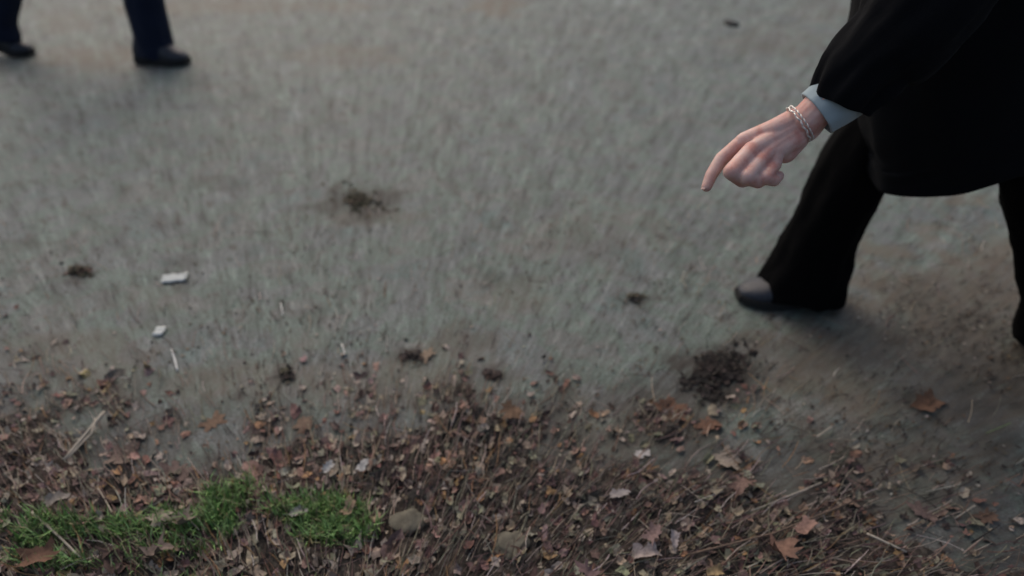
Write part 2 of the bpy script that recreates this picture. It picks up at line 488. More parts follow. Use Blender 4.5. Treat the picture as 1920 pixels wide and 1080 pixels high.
P = Pieces()
for (x, y) in scatter(11000, -2.2, 0.4, 0.30, 1.1, grass_p):
    z = soil_z(x, y) - 0.003
    hgt = random.uniform(0.018, 0.055)
    a = random.uniform(0, 6.28); lean = random.uniform(0.05, 0.7)
    d = Vector((math.cos(a), math.sin(a), 0)); s = Vector((-d.y, d.x, 0)); w = random.uniform(0.0007, 0.0016)
    g = random.random()
    c = vary((0.16, 0.28, 0.085) if g < 0.5 else (0.23, 0.38, 0.14) if g < 0.8 else (0.06, 0.11, 0.04) if g < 0.88 else (0.26, 0.23, 0.13))
    b0 = Vector((x, y, z)); b1 = b0 + Vector((0, 0, hgt * .55)) + d * hgt * lean * .3; b2 = b0 + Vector((0, 0, hgt * (1 - .3 * lean))) + d * hgt * lean
    P.add([b0 + s * w, b0 - s * w, b1 + s * w * .8, b1 - s * w * .8, b2], [(0, 1, 3, 2), (2, 3, 4)], c)
tag(P.build('grass', m_grass), 'short green grass growing through the litter at the bottom left', 'grass', kind='stuff')

# ------------------------------------------------------------------ countable small things on the ground
def fallen_leaf(px, py, spx, head, kind, c, label, h=0.02, curl=0.6, group='larger fallen leaves on the ground', tilt=.5):
    g = gnd(px, py, h)
    z = soil_z(g.x, g.y)
    flat = 0.45 if z <= 0.002 else 1.0
    lift = 0.012 * flat + (0.012 if z > 0.004 else 0); curl *= flat; tilt *= flat * .7
    g = gnd(px, py, z + lift)
    g.z = z + lift
    sc = F / (g.y * CT - (g.z - CH) * ST)
    size = spx * .88 / sc
    c = tuple(q * k_ for q, k_ in zip(c, (.74, .80, .86)))
    h = h * 1.0
    root = empty('fallen_leaf', g)
    tag(root, label, 'leaf', group)
    P = Pieces()
    M = leaf_geo(P, g, size, head, kind, c, curl, tilt, 28, True)
    P.build('blade', m_litter, root, g, True).location = (0, 0, 0)
    S = Pieces()
    a = M @ Vector((-0.42 * size, 0, 0.002)); b_ = M @ Vector((-0.8 * size, 0.05 * size, 0.0))
    hd = math.atan2(b_.x - a.x, b_.y - a.y)
    stem_geo(S, (a + b_) / 2, (b_ - a).length, hd, 0.0008, tuple(q * 0.7 for q in c), 0.0, 0.1)
    S.build('stem', m_stem, root, g).location = (0, 0, 0)
    return root

L = [
 (300, 968, 62, 2.2, 'maple', (.34, .27, .20), 'pale tan pointed leaf standing up at the upper edge of the green grass'),
 (345, 978, 60, 0.1, 'maple', (.30, .22, .17), 'tan lobed leaf just right of the pale pointed leaf in the grass'),
 (560, 958, 40, 0.4, 'oval', (.42, .36, .30), 'small cream leaf lying on top of the right hand grass tuft'),
 (655, 950, 46, 1.3, 'oval', (.36, .24, .15), 'orange tan leaf beside the right end of the grass'),
 (290, 1035, 80, 0.3, 'oak', (.24, .17, .13), 'broad brown leaf lying in the grass below the pale pointed leaf'),
 (480, 1072, 52, 2.4, 'oval', (.34, .25, .18), 'tan leaf at the very bottom edge below the grass'),
 (75, 1045, 90, 0.3, 'oak', (.20, .10, .06), 'rusty brown leaf between two grass patches in the bottom left corner'),
 (105, 935, 52, 0.7, 'oval', (.27, .22, .18), 'greyish tan leaf in the litter above the left grass patch'),
 (230, 855, 85, 0.2, 'maple', (.19, .13, .10), 'wide mottled brown leaf right of the pale split twig'),
 (330, 885, 90, 2.9, 'oak', (.17, .11, .09), 'dark pinkish brown leaf in the middle of the left litter'),
 (615, 875, 34, 1.0, 'oval', (.46, .42, .38), 'small whitish leaf scrap upright in the brown stems above the grass'),
 (680, 872, 38, 1.1, 'oval', (.44, .40, .36), 'small whitish curled leaf right of the other whitish scrap'),
 (1205, 850, 44, 0.4, 'oval', (.42, .37, .34), 'cream leaf on the bare dark soil in the centre right'),
 (1365, 862, 78, 2.7, 'maple', (.33, .26, .20), 'pale star shaped leaf where the litter meets the asphalt below the dark clump'),
 (1160, 925, 52, 0.1, 'oval', (.30, .25, .23), 'dull greyish leaf lying flat below the cream leaf'),
 (1225, 1000, 62, 0.9, 'oak', (.24, .15, .13), 'reddish curled leaf with a pale rim near the bottom'),
 (1265, 1008, 40, 1.4, 'oval', (.40, .32, .29), 'pinkish cream leaf right of the reddish curled leaf'),
 (1212, 1036, 66, 0.05, 'oval', (.40, .31, .27), 'long pinkish leaf lying flat under the reddish curled leaf'),
 (1100, 1072, 60, 2.6, 'oak', (.20, .12, .11), 'brown leaf at the bottom edge below the pale round stones'),
 (1345, 1070, 44, 0.2, 'oval', (.36, .24, .12), 'ochre leaf at the bottom edge right of centre'),
 (1462, 1035, 80, 1.9, 'maple', (.24, .13, .09), 'rusty orange pointed leaf among the crossing stems at the bottom right'),
 (1740, 755, 84, 0.45, 'oval', (.20, .10, .055), 'single rusty orange leaf alone on the asphalt below the trouser leg'),
 (1395, 905, 70, 0.5, 'oak', (.22, .13, .10), 'brown leaf just below the pale star shaped leaf'),
 (1260, 770, 88, 2.8, 'maple', (.20, .10, .06), 'orange brown leaf at the lower left of the dark clump'),
 (1330, 795, 74, 0.6, 'oak', (.18, .09, .055), 'rust brown leaf under the dark clump'),
 (800, 665, 50, 1.2, 'oak', (.26, .18, .12), 'tan leaf on the asphalt beside the small middle clump'),
 (960, 770, 64, 0.5, 'maple', (.21, .12, .07), 'orange brown leaf at the asphalt edge in the middle'),
 (400, 790, 70, 0.9, 'oak', (.22, .13, .08), 'orange brown leaf at the asphalt edge above the left litter'),
 (1850, 970, 60, 0.3, 'oak', (.13, .075, .05), 'dark brown leaf near the right edge of the picture'),
 (1510, 990, 60, 0.5, 'oval', (.30, .17, .13), 'salmon brown leaf lying over the stems in the bottom right litter'),
 (1730, 960, 70, 2.6, 'oak', (.17, .11, .09), 'dull brown leaf in the thin litter at the lower right'),
 (570, 795, 60, 2.1, 'maple', (.19, .12, .08), 'brown leaf at the asphalt edge above the right grass tuft'),
]
for (px, py, s, hd, k, c, lb) in L:
    fallen_leaf(px, py, s, hd, k, c, lb)

def clump(px, py, wpx, hpx, n, pal, label, big=1.0):
    g = gnd(px, py)
    P = Pieces()
    leaf_geo(P, (g.x, g.y, soil_z(g.x, g.y) + .003), wpx * 1.3 / F * 1.6, random.uniform(0, 3), 'oval', tuple(q * .8 for q in pal[0]), 0.10, 0.04, 28, True)
    for i in range(n):
        a = random.uniform(0, 6.28); r = min(abs(random.gauss(0, .5)), 1.05) * (.8 + .35 * math.sin(2 * a + px) + .2 * math.sin(5 * a))
        q = gnd(px + wpx * r * math.cos(a), py + hpx * r * math.sin(a))
        z = soil_z(q.x, q.y) + 0.002 + random.uniform(0, 0.014) * max(1 - r, 0)
        if random.random() < 0.6:
            leaf_geo(P, (q.x, q.y, z), random.uniform(0.012, 0.034) * big, random.uniform(0, 6.28), random.choice(['oak', 'oval', 'maple']), vary(random.choice(pal)), 0.4, 0.3, 10, False)
        else:
            stem_geo(P, (q.x, q.y, z), random.uniform(0.02, 0.05) * big, fan_heading(q.x, q.y) + random.gauss(0, .6), 0.0009, vary(random.choice(pal)), 0.2)
    tag(P.build('leaf_clump', m_litter, None, g), label, 'leaf clump', 'clumps of wet leaves on the asphalt')
OL = [(.05, .048, .03), (.035, .035, .022), (.07, .06, .04), (.09, .075, .05)]
clump(672, 375, 70, 30, 170, OL, 'olive brown clump of wet leaves alone in the middle of the asphalt')
clump(150, 510, 50, 17, 60, OL + BROWNS[:2], 'flattened brown clump on the asphalt left of the white paper strip')
clump(772, 668, 40, 14, 26, DARKS, 'small dark clump beside the tan leaf near the litter edge')
clump(1342, 698, 78, 50, 620, [(.016, .014, .013), (.025, .02, .018), (.035, .027, .024)], 'large blackish clump of wet leaves below the forward shoe')
clump(538, 705, 20, 20, 22, DARKS + OL, 'small dark green clump at the asphalt edge above the left litter')
clump(1190, 560, 30, 7, 26, OL + [(.15, .13, .11)], 'thin streak of dark debris on the asphalt left of the forward shoe')
clump(925, 705, 32, 14, 22, DARKS, 'dark crumbled clump on the asphalt right of the tan leaf')

m_paper = plain_mat('white_paper', (0.42, 0.45, 0.43), (0.55, 0.57, 0.55), 0.8, 60, 0.3)
m_pale = plain_mat('pale_dry_wood', (0.24, 0.21, 0.17), (0.40, 0.36, 0.30), 0.8, 90, 0.5)
m_white = plain_mat('bleached_stick', (0.50, 0.50, 0.47), (0.66, 0.66, 0.63), 0.7, 60, 0.2)
m_green = plain_mat('green_stalk', (0.10, 0.16, 0.06), (0.22, 0.26, 0.12), 0.6, 60, 0.2)
m_stone = plain_mat('tan_stone', (0.05, 0.045, 0.034), (0.15, 0.138, 0.105), 0.95, 38, 1.0)
m_black = plain_mat('dark_pebble', (0.012, 0.012, 0.012), (0.03, 0.03, 0.03), 0.8, 50, 0.4)

def paper(px, py, w, d, rot, label, fold=True):
    g = gnd(px, py, 0.005); g.z = 0.006
    vs_ = []; fs = []
    nx, ny = 10, 6
    for j in range(ny + 1):
        for i in range(nx + 1):
            u, v = i / nx - .5, j / ny - .5
            z = 0.006 * abs(math.sin(3.3 * v * 2)) + 0.003 * noise.noise(Vector((u * 5, v * 5, px)))
            x = u * w * (1 + .1 * noise.noise(Vector((0, v * 4, px)))); y = v * d * (1 + .25 * noise.noise(Vector((u * 4, 1, px))))
            vs_.append((x * math.cos(rot) - y * math.sin(rot), x * math.sin(rot) + y * math.cos(rot), z))
            if i and j: k = j * (nx + 1) + i; fs.append((k - nx - 2, k - nx - 1, k, k - 1))
    o = link('paper_scrap', mesh(vs_, fs), m_paper, None, g)
    md = o.modifiers.new('thickness', 'SOLIDIFY'); md.thickness = 0.0006
    tag(o, label, 'paper scrap', 'white scraps on the asphalt')
paper(328, 522, 0.070, 0.042, 0.20, 'larger white paper strip folded on the asphalt at the left')
paper(300, 622, 0.026, 0.038, 0.05, 'smaller white paper square below the larger white strip')

def twig(name, pts, r0, r1, mat, label, cat, group=None, parent=None, knots=True):
    n = 8; vs_ = []; fs = []
    pts = [Vector(q) for q in pts]
    fine = []
    for a, b in zip(pts[:-1], pts[1:]):
        for k in range(4): fine.append(a.lerp(b, k / 4))
    fine.append(pts[-1])
    for i, c in enumerate(fine):
        tdir = (fine[min(i + 1, len(fine) - 1)] - fine[max(i - 1, 0)]).normalized()
        s = tdir.cross(Vector((0, 0, 1))).normalized(); u = s.cross(tdir)
        r = r0 + (r1 - r0) * i / (len(fine) - 1)
        if knots: r *= random.uniform(0.85, 1.2)
        for k in range(n):
            a = 2 * math.pi * k / n
            vs_.append(c + s * r * math.cos(a) + u * r * math.sin(a))
        if i:
            for k in range(n):
                o = (i - 1) * n; fs.append((o + k, o + (k + 1) % n, o + n + (k + 1) % n, o + n + k))
    fs.append(tuple(range(n))[::-1]); fs.append(tuple(range(len(vs_) - n, len(vs_))))
    org = pts[0] if parent is None else parent.location
    o = link(name, mesh(vs_, fs, name, org), mat, parent, org if parent is None else (0, 0, 0))
    if cat: tag(o, label, cat, group)
    return o
def gp(px, py, h): return gnd(px, py, h)
TW = 'single sticks and stalks on the ground'
twig('twig', [gp(322, 655, .006), gp(328, 675, .006), gp(333, 695, .005)], .0028, .0022, m_white, 'short thin white stick on the asphalt below the white paper square', 'stick', TW)
twig('twig', [gp(526, 568, .004), gp(531, 592, .004)], .0016, .0012, m_white, 'tiny pale sliver on open asphalt, the one nearer the middle clump', 'stick', TW)
twig('twig', [gp(641, 645, .004), gp(648, 668, .004)], .0015, .0012, m_white, 'tiny pale sliver on the asphalt left of the small dark clump', 'stick', TW)
rt = empty('split_branch', gp(158, 820, .02)); tag(rt, 'pale grey split twig lying across the left edge of the litter', 'branch')
twig('main_stem', [gp(196, 772, .03), gp(160, 815, .025), gp(120, 862, .02)], .004, .003, m_pale, None, None, None, rt)
twig('side_shoot', [gp(180, 785, .03), gp(172, 812, .03), gp(128, 858, .03)], .0025, .0018, m_pale, None, None, None, rt)
twig('stalk', [gp(1828, 948, .012), gp(1790, 972, .01)], .0014, .001, m_pale, 'thin straw coloured stalk low at the right beside the dark brown leaf', 'stalk', TW)
twig('stalk', [gp(1895, 793, .012), gp(1850, 812, .008)], .0014, .001, m_green, 'thin green stalk on the asphalt near the right edge', 'stalk', TW)
twig('stalk', [gp(1560, 800, .012), gp(1530, 820, .008)], .002, .0015, m_pale, 'short yellowish stalk on the asphalt between the dark clump and the rusty leaf', 'stalk', TW)
twig('stalk', [gp(1540, 905, .014), gp(1430, 950, .01), gp(1330, 985, .014)], .0016, .0012, m_pale, 'long straw stalk slanting over the lower right litter', 'stalk', TW)
twig('twig', [gp(1290, 1040, .03), gp(1450, 1000, .035), gp(1600, 940, .03)], .0022, .0018, plain_mat('brown_twig', (.08, .055, .04), (.16, .11, .08), .8, 80, .4), 'long thin brown twig arching over the bottom right litter', 'stick', TW)
twig('twig', [gp(1625, 1000, .03), gp(1700, 1035, .03)], .0022, .0018, m_pale, 'short pinkish grey twig crossing the bottom right litter', 'stick', TW)
twig('twig', [gp(60, 960, .03), gp(115, 1010, .03), gp(150, 1045, .025)], .0022, .0018, m_pale, 'thin pale twig slanting through the left grass patch', 'stick', TW)

def stone(px, py, rx, ry, rz, mat, name, label, cat, group=None, seed=0, h=0.0):
    bm = bmesh.new(); bmesh.ops.create_icosphere(bm, subdivisions=4, radius=1)
    for v in bm.verts:
        k = 1 + 0.34 * noise.noise(v.co * 1.3 + Vector((seed, 0, 0))) + 0.05 * noise.noise(v.co * 5)
        v.co = Vector((v.co.x * rx * k, v.co.y * ry * k, v.co.z * rz * k))
    me = bpy.data.meshes.new(name); bm.to_mesh(me); bm.free()
    g = gnd(px, py, h + rz * .5); g.z = h + rz * .45
    o = link(name, me, mat, None, g); o.rotation_euler.z = 0.5
    tag(o, label, cat, group)
stone(765, 978, .034, .027, .010, m_stone, 'stone', 'pale tan rounded stone in the litter just right of the grass', 'stone', 'pale rounded stones in the litter', 3, .012)
stone(957, 1020, .034, .026, .009, m_stone, 'stone', 'greener dull rounded stone near the bottom, right of the pale tan stone', 'stone', 'pale rounded stones in the litter', 9, .010)
stone(1371, 44, .034, .060, .02, m_black, 'pebble', 'small black pebble alone at the top of the asphalt', 'pebble', None, 2)

# ------------------------------------------------------------------ people
def catmull(a, b, c, d, t):
    return 0.5 * ((2 * b) + (c - a) * t + (2 * a - 5 * b + 4 * c - d) * t * t + (3 * b - a - 3 * c + d) * t ** 3)

def loft(stations, xref, n=48, sub=8, wr=0.006, wfreq=(3.0, 9.0), seed=0, power=2.0, roll=0.012, cap0=False, cap1=True, edge_wave=0.0):
    """stations: (centre, ra along xref, rb across). Tube with woven-cloth folds, thick open start edge."""
    S = [np.array([*c, ra, rb]) for c, ra, rb in stations]
    fine = []
    for i in range(len(S) - 1):
        a = S[max(i - 1, 0)]; b = S[i]; c = S[i + 1]; d = S[min(i + 2, len(S) - 1)]
        for k in range(sub): fine.append(catmull(a, b, c, d, k / sub))
    fine.append(S[-1])
    xr = Vector(xref).normalized()
    vs_ = []; fs = []; rings = []
    length = 0; prev = None
    for i, s in enumerate(fine):
        c = Vector(s[:3])
        tg = Vector(fine[min(i + 1, len(fine) - 1)][:3]) - Vector(fine[max(i - 1, 0)][:3])
        tg.normalize()
        e1 = (xr - tg * xr.dot(tg)).normalized(); e2 = tg.cross(e1).normalized()
        if prev is not None: length += (c - prev).length
        prev = c
        ring = []
        for k in range(n):
            a = 2 * math.pi * k / n
            ca, sa = math.cos(a), math.sin(a)
            q = (abs(ca) ** power + abs(sa) ** power) ** (-1 / power)
            w = noise.noise(Vector((ca * wfreq[0], sa * wfreq[0], length * wfreq[1] * 0.35 + seed))) + 0.6 * noise.noise(Vector((ca * 1.5 + seed, sa * 1.5, length * wfreq[1] * 1.6 + ca * 1.5))) + 0.35 * noise.noise(Vector((ca * 5, sa * 5 + seed, length * 30)))
            pnt = c + e1 * (s[3] * q * ca) + e2 * (s[4] * q * sa)
            out = (e1 * ca + e2 * sa)
            pnt = pnt + out * wr * w
            if edge_wave and i < sub: pnt = pnt + tg * edge_wave * (1 - i / sub) * noise.noise(Vector((ca * 2, sa * 2, seed + 7)))
            ring.append(pnt)
        rings.append((ring, c, tg))
    allr = [r[0] for r in rings]
    if not cap0 and roll:
        r0, c0, t0 = rings[0]
        inner = [q + (c0 - q).normalized() * 0.004 for q in r0]
        inner2 = [q + (c0 - q).normalized() * 0.006 + t0 * roll * 3 for q in r0]
        allr = [inner2, inner] + allr
    for i, r in enumerate(allr):
        vs_ += r
        if i:
            o = (i - 1) * n
            for k in range(n): fs.append((o + k, o + (k + 1) % n, o + n + (k + 1) % n, o + n + k))
    if cap0: fs.append(tuple(range(n))[::-1])
    if cap1: fs.append(tuple(range(len(vs_) - n, len(vs_))))
    return vs_, fs

def join(lst):
    V = []; Fc = []
    for v, f in lst:
        o = len(V); V += v; Fc += [tuple(i + o for i in q) for q in f]
    return V, Fc

def cone_capsule(bm, a, ra, b, rb, seg=16):
    a = Vector(a); b = Vector(b); d = b - a; L_ = d.length
    rot = d.to_track_quat('Z', 'Y').to_matrix().to_4x4() if L_ > 1e-6 else Matrix()
    bmesh.ops.create_cone(bm, cap_ends=True, segments=seg, radius1=ra, radius2=rb, depth=max(L_, 1e-4), matrix=Matrix.Translation((a + b) / 2) @ rot)
    for q, r in ((a, ra), (b, rb)):
        bmesh.ops.create_uvsphere(bm, u_segments=seg, v_segments=seg // 2 + 2, radius=r, matrix=Matrix.Translation(q))

def fuse(bm, voxel, iters=6, fac=0.5):
    me = bpy.data.meshes.new('tmp'); bm.to_mesh(me); bm.free()
    o = bpy.data.objects.new('tmp', me); col.objects.link(o)
    md = o.modifiers.new('r', 'REMESH'); md.mode = 'VOXEL'; md.voxel_size = voxel
    sm = o.modifiers.new('s', 'SMOOTH'); sm.iterations = iters; sm.factor = fac
    dg = bpy.context.evaluated_depsgraph_get(); dg.update()
    ev = o.evaluated_get(dg)
    m2 = ev.to_mesh()
    V = [v.co.copy() for v in m2.vertices]; Fc = [tuple(p_.vertices) for p_ in m2.polygons]
    ev.to_mesh_clear()
    bpy.data.objects.remove(o); bpy.data.meshes.remove(me)
    return V, Fc

# skin
m, t, p = nt('skin')
tc = N(t, 'ShaderNodeTexCoord')
n1 = N(t, 'ShaderNodeTexNoise', Scale=30.0, Detail=4.0, Roughness=0.6); t.links.new(tc.outputs['Object'], n1.inputs['Vector'])
n2 = N(t, 'ShaderNodeTexNoise', Scale=420.0, Detail=3.0); t.links.new(tc.outputs['Object'], n2.inputs['Vector'])
t.links.new(ramp(t, n1.outputs[0], [(0.34, (0.52, 0.24, 0.20)), (0.50, (0.60, 0.37, 0.32)), (0.70, (0.66, 0.48, 0.43))]), p.inputs['Base Color'])
p.inputs['Roughness'].default_value = 0.55
p.inputs['Subsurface Weight'].default_value = 0.25
p.inputs['Subsurface Radius'].default_value = (0.010, 0.004, 0.002)
p.inputs['Subsurface Scale'].default_value = 0.6
b = N(t, 'ShaderNodeBump', Strength=0.25, Distance=0.0008); t.links.new(n2.outputs[0], b.inputs['Height']); t.links.new(b.outputs[0], p.inputs['Normal'])
m_skin = m
m_coat = cloth_mat('black_wool', (0.0022, 0.0026, 0.0036), (0.0055, 0.0062, 0.008), 0.95, 700, 0.3, 0.01)
m_trouser = cloth_mat('black_trouser_cloth', (0.0012, 0.0012, 0.0014), (0.003, 0.003, 0.0035), 0.95, 900, 0.2, 0.0)
m_navy = cloth_mat('navy_denim', (0.008, 0.011, 0.022), (0.016, 0.022, 0.045), 0.9, 700, 0.2, 0.05)
m_grey = cloth_mat('charcoal_jacket', (0.01, 0.01, 0.012), (0.02, 0.02, 0.024), 0.9, 700, 0.2, 0.05)
m_shirt = cloth_mat('pale_blue_cotton', (0.27, 0.345, 0.375), (0.33, 0.40, 0.43), 0.85, 1200, 0.15, 0.1)
m_leather = plain_mat('black_leather', (0.010, 0.012, 0.018), (0.022, 0.027, 0.040), 0.52, 120, 0.4, 0.001, 0.45)
m_sole = plain_mat('black_rubber', (0.008, 0.008, 0.008), (0.014, 0.014, 0.014), 0.8, 80, 0.3)
m_hair = plain_mat('dark_brown_hair', (0.015, 0.010, 0.007), (0.04, 0.028, 0.02), 0.6, 90, 0.8)
m_silver = plain_mat('silver_bracelet', (0.62, 0.60, 0.56), (0.75, 0.73, 0.70), 0.35, 200, 0.3, 0.0005, 0.6, 0.6)
m_eye = plain_mat('eye', (0.02, 0.015, 0.012), (0.05, 0.04, 0.03), 0.2, 30, 0.0)

def shoe(parent, heel, direction, length=0.295, width=0.10, pitch=0.0, mat=None, label=None, zs=1.0):
    """heel = ground point under the back of the heel, direction = heading in the ground plane; pitch lifts the heel about the ball"""
    d = Vector((direction[0], direction[1], 0)).normalized(); s = Vector((-d.y, d.x, 0)); u = Vector((0, 0, 1))
    ball = 0.70 * length
    def tr(x, y, z):
        z *= zs
        if pitch and x < ball:
            dx = x - ball
            x2 = ball + dx * math.cos(pitch) + z * math.sin(pitch); z2 = -dx * math.sin(pitch) + z * math.cos(pitch)
            x, z = x2, z2
        return Vector(heel) + d * x + s * y + u * z
    # stations: x, half width, top height, lowest point of the upper
    K = [(0.0, .024, .055), (.02, .031, .082), (.05, .035, .096), (.09, .037, .100), (.125, .039, .090), (.155, .043, .074), (.19, .048, .060), (.225, .049, .050), (.255, .043, .043), (.28, .030, .036), (.292, .016, .028)]
    kx = length / 0.295; ky = width / 0.10
    def stations(n):
        out = []
        xs = [k[0] for k in K]
        for i in range(n):
            x = 0.292 * (0.5 - 0.5 * math.cos(math.pi * i / (n - 1)))
            out.append((x, np.interp(x, xs, [k[1] for k in K]), np.interp(x, xs, [k[2] for k in K])))
        return out
    vs_ = []; fs = []; n = 24
    St = stations(26)
    for i, (x, w, h) in enumerate(St):
        for k in range(n):
            a = 2 * math.pi * k / n
            ca, sa = math.cos(a), math.sin(a)
            y = w * (abs(ca) ** 0.75) * (1 if ca > 0 else -1)
            zc = 0.018
            z = zc + (h - zc) * (max(sa, 0) ** (0.8 if x > .15 else .6)) if sa > 0 else zc + 0.004 * sa
            if x < .15: y *= 1 - 0.28 * max(sa, 0) ** 2
            y += 0.006 * math.sin(x / .295 * 3.1) * 1.0
            z += 0.0015 * noise.noise(Vector((x * 60, y * 60, 3))) if x > .12 else 0
            vs_.append(tr(x * kx, y * ky, z))
        if i:
            o = (i - 1) * n
            for k in range(n): fs.append((o + k, o + (k + 1) % n, o + n + (k + 1) % n, o + n + k))
    fs.append(tuple(range(n))[::-1]); fs.append(tuple(range(len(vs_) - n, len(vs_))))
    up = link('shoe', mesh(vs_, fs, 'shoe', parent.location), mat or m_leather, parent)
    if label: up['label'] = label
    # sole
    vs_ = []; fs = []
    St = stations(20)
    for i, (x, w, h) in enumerate(St):
        hb = 0.0 if (x < .075 or x > .105) and x < .24 else 0.004 if x > .2 else 0.010
        w2 = w + .004
        for y, z in ((-w2, hb), (w2, hb), (w2, .021), (-w2, .021)):
            xx = x - .003 if i == 0 else x + .004 if i == len(St) - 1 else x
            vs_.append(tr(xx * kx, (y + 0.006 * math.sin(x / .295 * 3.1)) * ky, z + 0.001))
        if i:
            o = (i - 1) * 4
            for k in range(4): fs.append((o + k, o + (k + 1) % 4, o + 4 + (k + 1) % 4, o + 4 + k))
    fs.append((3, 2, 1, 0)); o = len(vs_) - 4; fs.append((o, o + 1, o + 2, o + 3))
    link('sole', mesh(vs_, fs, 'sole', parent.location), m_sole, up, None, False)
    # laces
    parts = []
    for q in range(4):
        x = .135 + q * .013
        h = np.interp(x, [k[0] for k in K], [k[2] for k in K]) + .001
        bm = bmesh.new()
        a = tr(x * kx, -.016 * ky + .004, h - .003); b_ = tr((x + .004) * kx, .016 * ky + .004, h - .003); mpt = tr((x + .002) * kx, .004, h + .003)
        cone_capsule(bm, a, .0018, mpt, .0018, 8); cone_capsule(bm, mpt, .0018, b_, .0018, 8)
        me_ = bpy.data.meshes.new('t'); bm.to_mesh(me_); bm.free()
        parts.append(([v.co.copy() for v in me_.vertices], [tuple(p_.vertices) for p_ in me_.polygons]))
    V, Fc = join(parts)
    link('laces', mesh(V, Fc, 'laces', parent.location), m_sole, up)
    return up

def head_and_hair(bm, c, face, r=0.095):
    """adds a head with nose, chin, ears to bm; face = unit vector the face looks along"""
    f = Vector(face).normalized(); s = f.cross(Vector((0, 0, 1))).normalized(); u = s.cross(f).normalized()
    def ell(pos, a, b_, c_):
        M = Matrix.Translation(pos) @ Matrix((f, s, u)).transposed().to_4x4() @ Matrix.Diagonal((a, b_, c_, 1))
        bmesh.ops.create_uvsphere(bm, u_segments=24, v_segments=16, radius=1, matrix=M)
    c = Vector(c)
    ell(c + u * .02, .098, .076, .10)
    ell(c + f * .03 - u * .055, .06, .056, .062)
    ell(c + f * .100 - u * .015, .016, .012, .022)
    ell(c + f * .078 - u * .055, .014, .026, .010)
    ell(c + f * .076 + u * .018, .018, .05, .010)
    for q in (-1, 1): ell(c + s * q * .078 - f * .005, .018, .008, .03)
    return f, s, u

def hair_and_eyes(root, c, f, s, u):
    c = Vector(c)
    bm = bmesh.new()
    M = Matrix.Translation(c + u * .035 - f * .012) @ Matrix((f, s, u)).transposed().to_4x4() @ Matrix.Diagonal((.108, .088, .10, 1))
    bmesh.ops.create_uvsphere(bm, u_segments=40, v_segments=28, radius=1, matrix=M)
    dele = [v for v in bm.verts if (v.co - c).dot(f) > 0.045 and (v.co - c).dot(u) < 0.075 or (v.co - c).dot(u) < -0.045]
    bmesh.ops.delete(bm, geom=dele, context='VERTS')
    for v in bm.verts: v.co += (v.co - c).normalized() * .004 * noise.noise(v.co * 60)
    bmesh.ops.translate(bm, verts=bm.verts, vec=-root.location)
    me_ = bpy.data.meshes.new('hair'); bm.to_mesh(me_); bm.free()
    link('hair', me_, m_hair, root)
    for q in (-1, 1):
        bm = bmesh.new(); bmesh.ops.create_uvsphere(bm, u_segments=12, v_segments=8, radius=.010, matrix=Matrix.Translation(c + f * .083 + s * q * .031 + u * .004 - root.location))
        me_ = bpy.data.meshes.new('eye'); bm.to_mesh(me_); bm.free(); link('eye', me_, m_eye, root)

def limb(bm, pts, rs):
    for i in range(len(pts) - 1): cone_capsule(bm, pts[i], rs[i], pts[i + 1], rs[i + 1])

# ---- person at the right: dark coat, walking to the left, near arm swung forward with the index finger pointing down
root = empty('person', (0.95, 1.33, 0))
tag(root, 'person in a long black coat and black trousers walking left, index finger pointing down', 'person')
RL = root.location
wrist = look(1506, 230, 1.015)
elbow = look(1722, 22, 0.935)
shoulder = Vector((0.70, 1.12, 1.25)); shoulder_r = Vector((0.70, 1.46, 1.25))
bm = bmesh.new()
hr, hl = Vector((.89, 1.40, .88)), Vector((.90, 1.25, .88))
limb(bm, [hr, (.82, 1.42, .5), (.835, 1.47, .09)], [.085, .05, .03])
limb(bm, [(.84, 1.47, .075), (.74, 1.465, .032)], [.026, .018])
limb(bm, [hl, (1.13, 1.215, .49), (1.435, 1.24, .17)], [.085, .05, .035])
limb(bm, [(1.44, 1.24, .14), (1.37, 1.24, .06)], [.025, .018])
limb(bm, [(.89, 1.29, .90), (.84, 1.29, 1.02), (.74, 1.29, 1.18)], [.11, .105, .12])
limb(bm, [(.89, 1.36, .90), (.84, 1.35, 1.02), (.74, 1.37, 1.18)], [.11, .105, .12])
limb(bm, [(.72, 1.30, 1.20), (.66, 1.30, 1.34), (.62, 1.30, 1.42)], [.11, .06, .055])
limb(bm, [shoulder, elbow, wrist.lerp(elbow, .45)], [.05, .040, .027])
limb(bm, [shoulder_r, (.90, 1.54, 1.03), (1.08, 1.55, .86)], [.05, .04, .03])
limb(bm, [(1.08, 1.55, .86), (1.13, 1.55, .80)], [.03, .03])
for q in range(4): limb(bm, [(1.13 - .025 + q * .018, 1.55, .80), (1.15 - .025 + q * .018, 1.54, .735), (1.14 - .02 + q * .018, 1.525, .71)], [.011, .0095, .008])
limb(bm, [(1.10, 1.54, .80), (1.085, 1.53, .765), (1.09, 1.525, .74)], [.013, .011, .009])
headc = Vector((.60, 1.30, 1.50))
f_, s_, u_ = head_and_hair(bm, headc, (-1, -.1, -.25))
bodyV = fuse(bm, 0.0065, 8)

def hp(px, py, Z): return look(px, py, Z)
bm = bmesh.new()
W = hp(1506, 230, 1.015)
# forearm stub and wrist
limb(bm, [wrist.lerp(elbow, .5), wrist.lerp(elbow, .18), wrist], [.029, .027, .0245])
limb(bm, [wrist.lerp(elbow, .5), wrist.lerp(elbow, .18), hp(1512, 240, 1.03)], [.028, .0255, .0225])
MC = {'index': hp(1396, 262, 1.030), 'middle': hp(1409, 281, 1.008), 'ring': hp(1428, 298, 1.006), 'little': hp(1450, 309, 1.012)}
for k, (sx_, sy_) in zip(MC, ((1492, 224), (1492, 236), (1492, 248), (1492, 258))):
    limb(bm, [hp(sx_, sy_, 1.02), hp((sx_ + 1410) / 2 , (sy_ + project(*MC[k])[1]) / 2, 1.012), MC[k]], [.019, .0165, .0125])
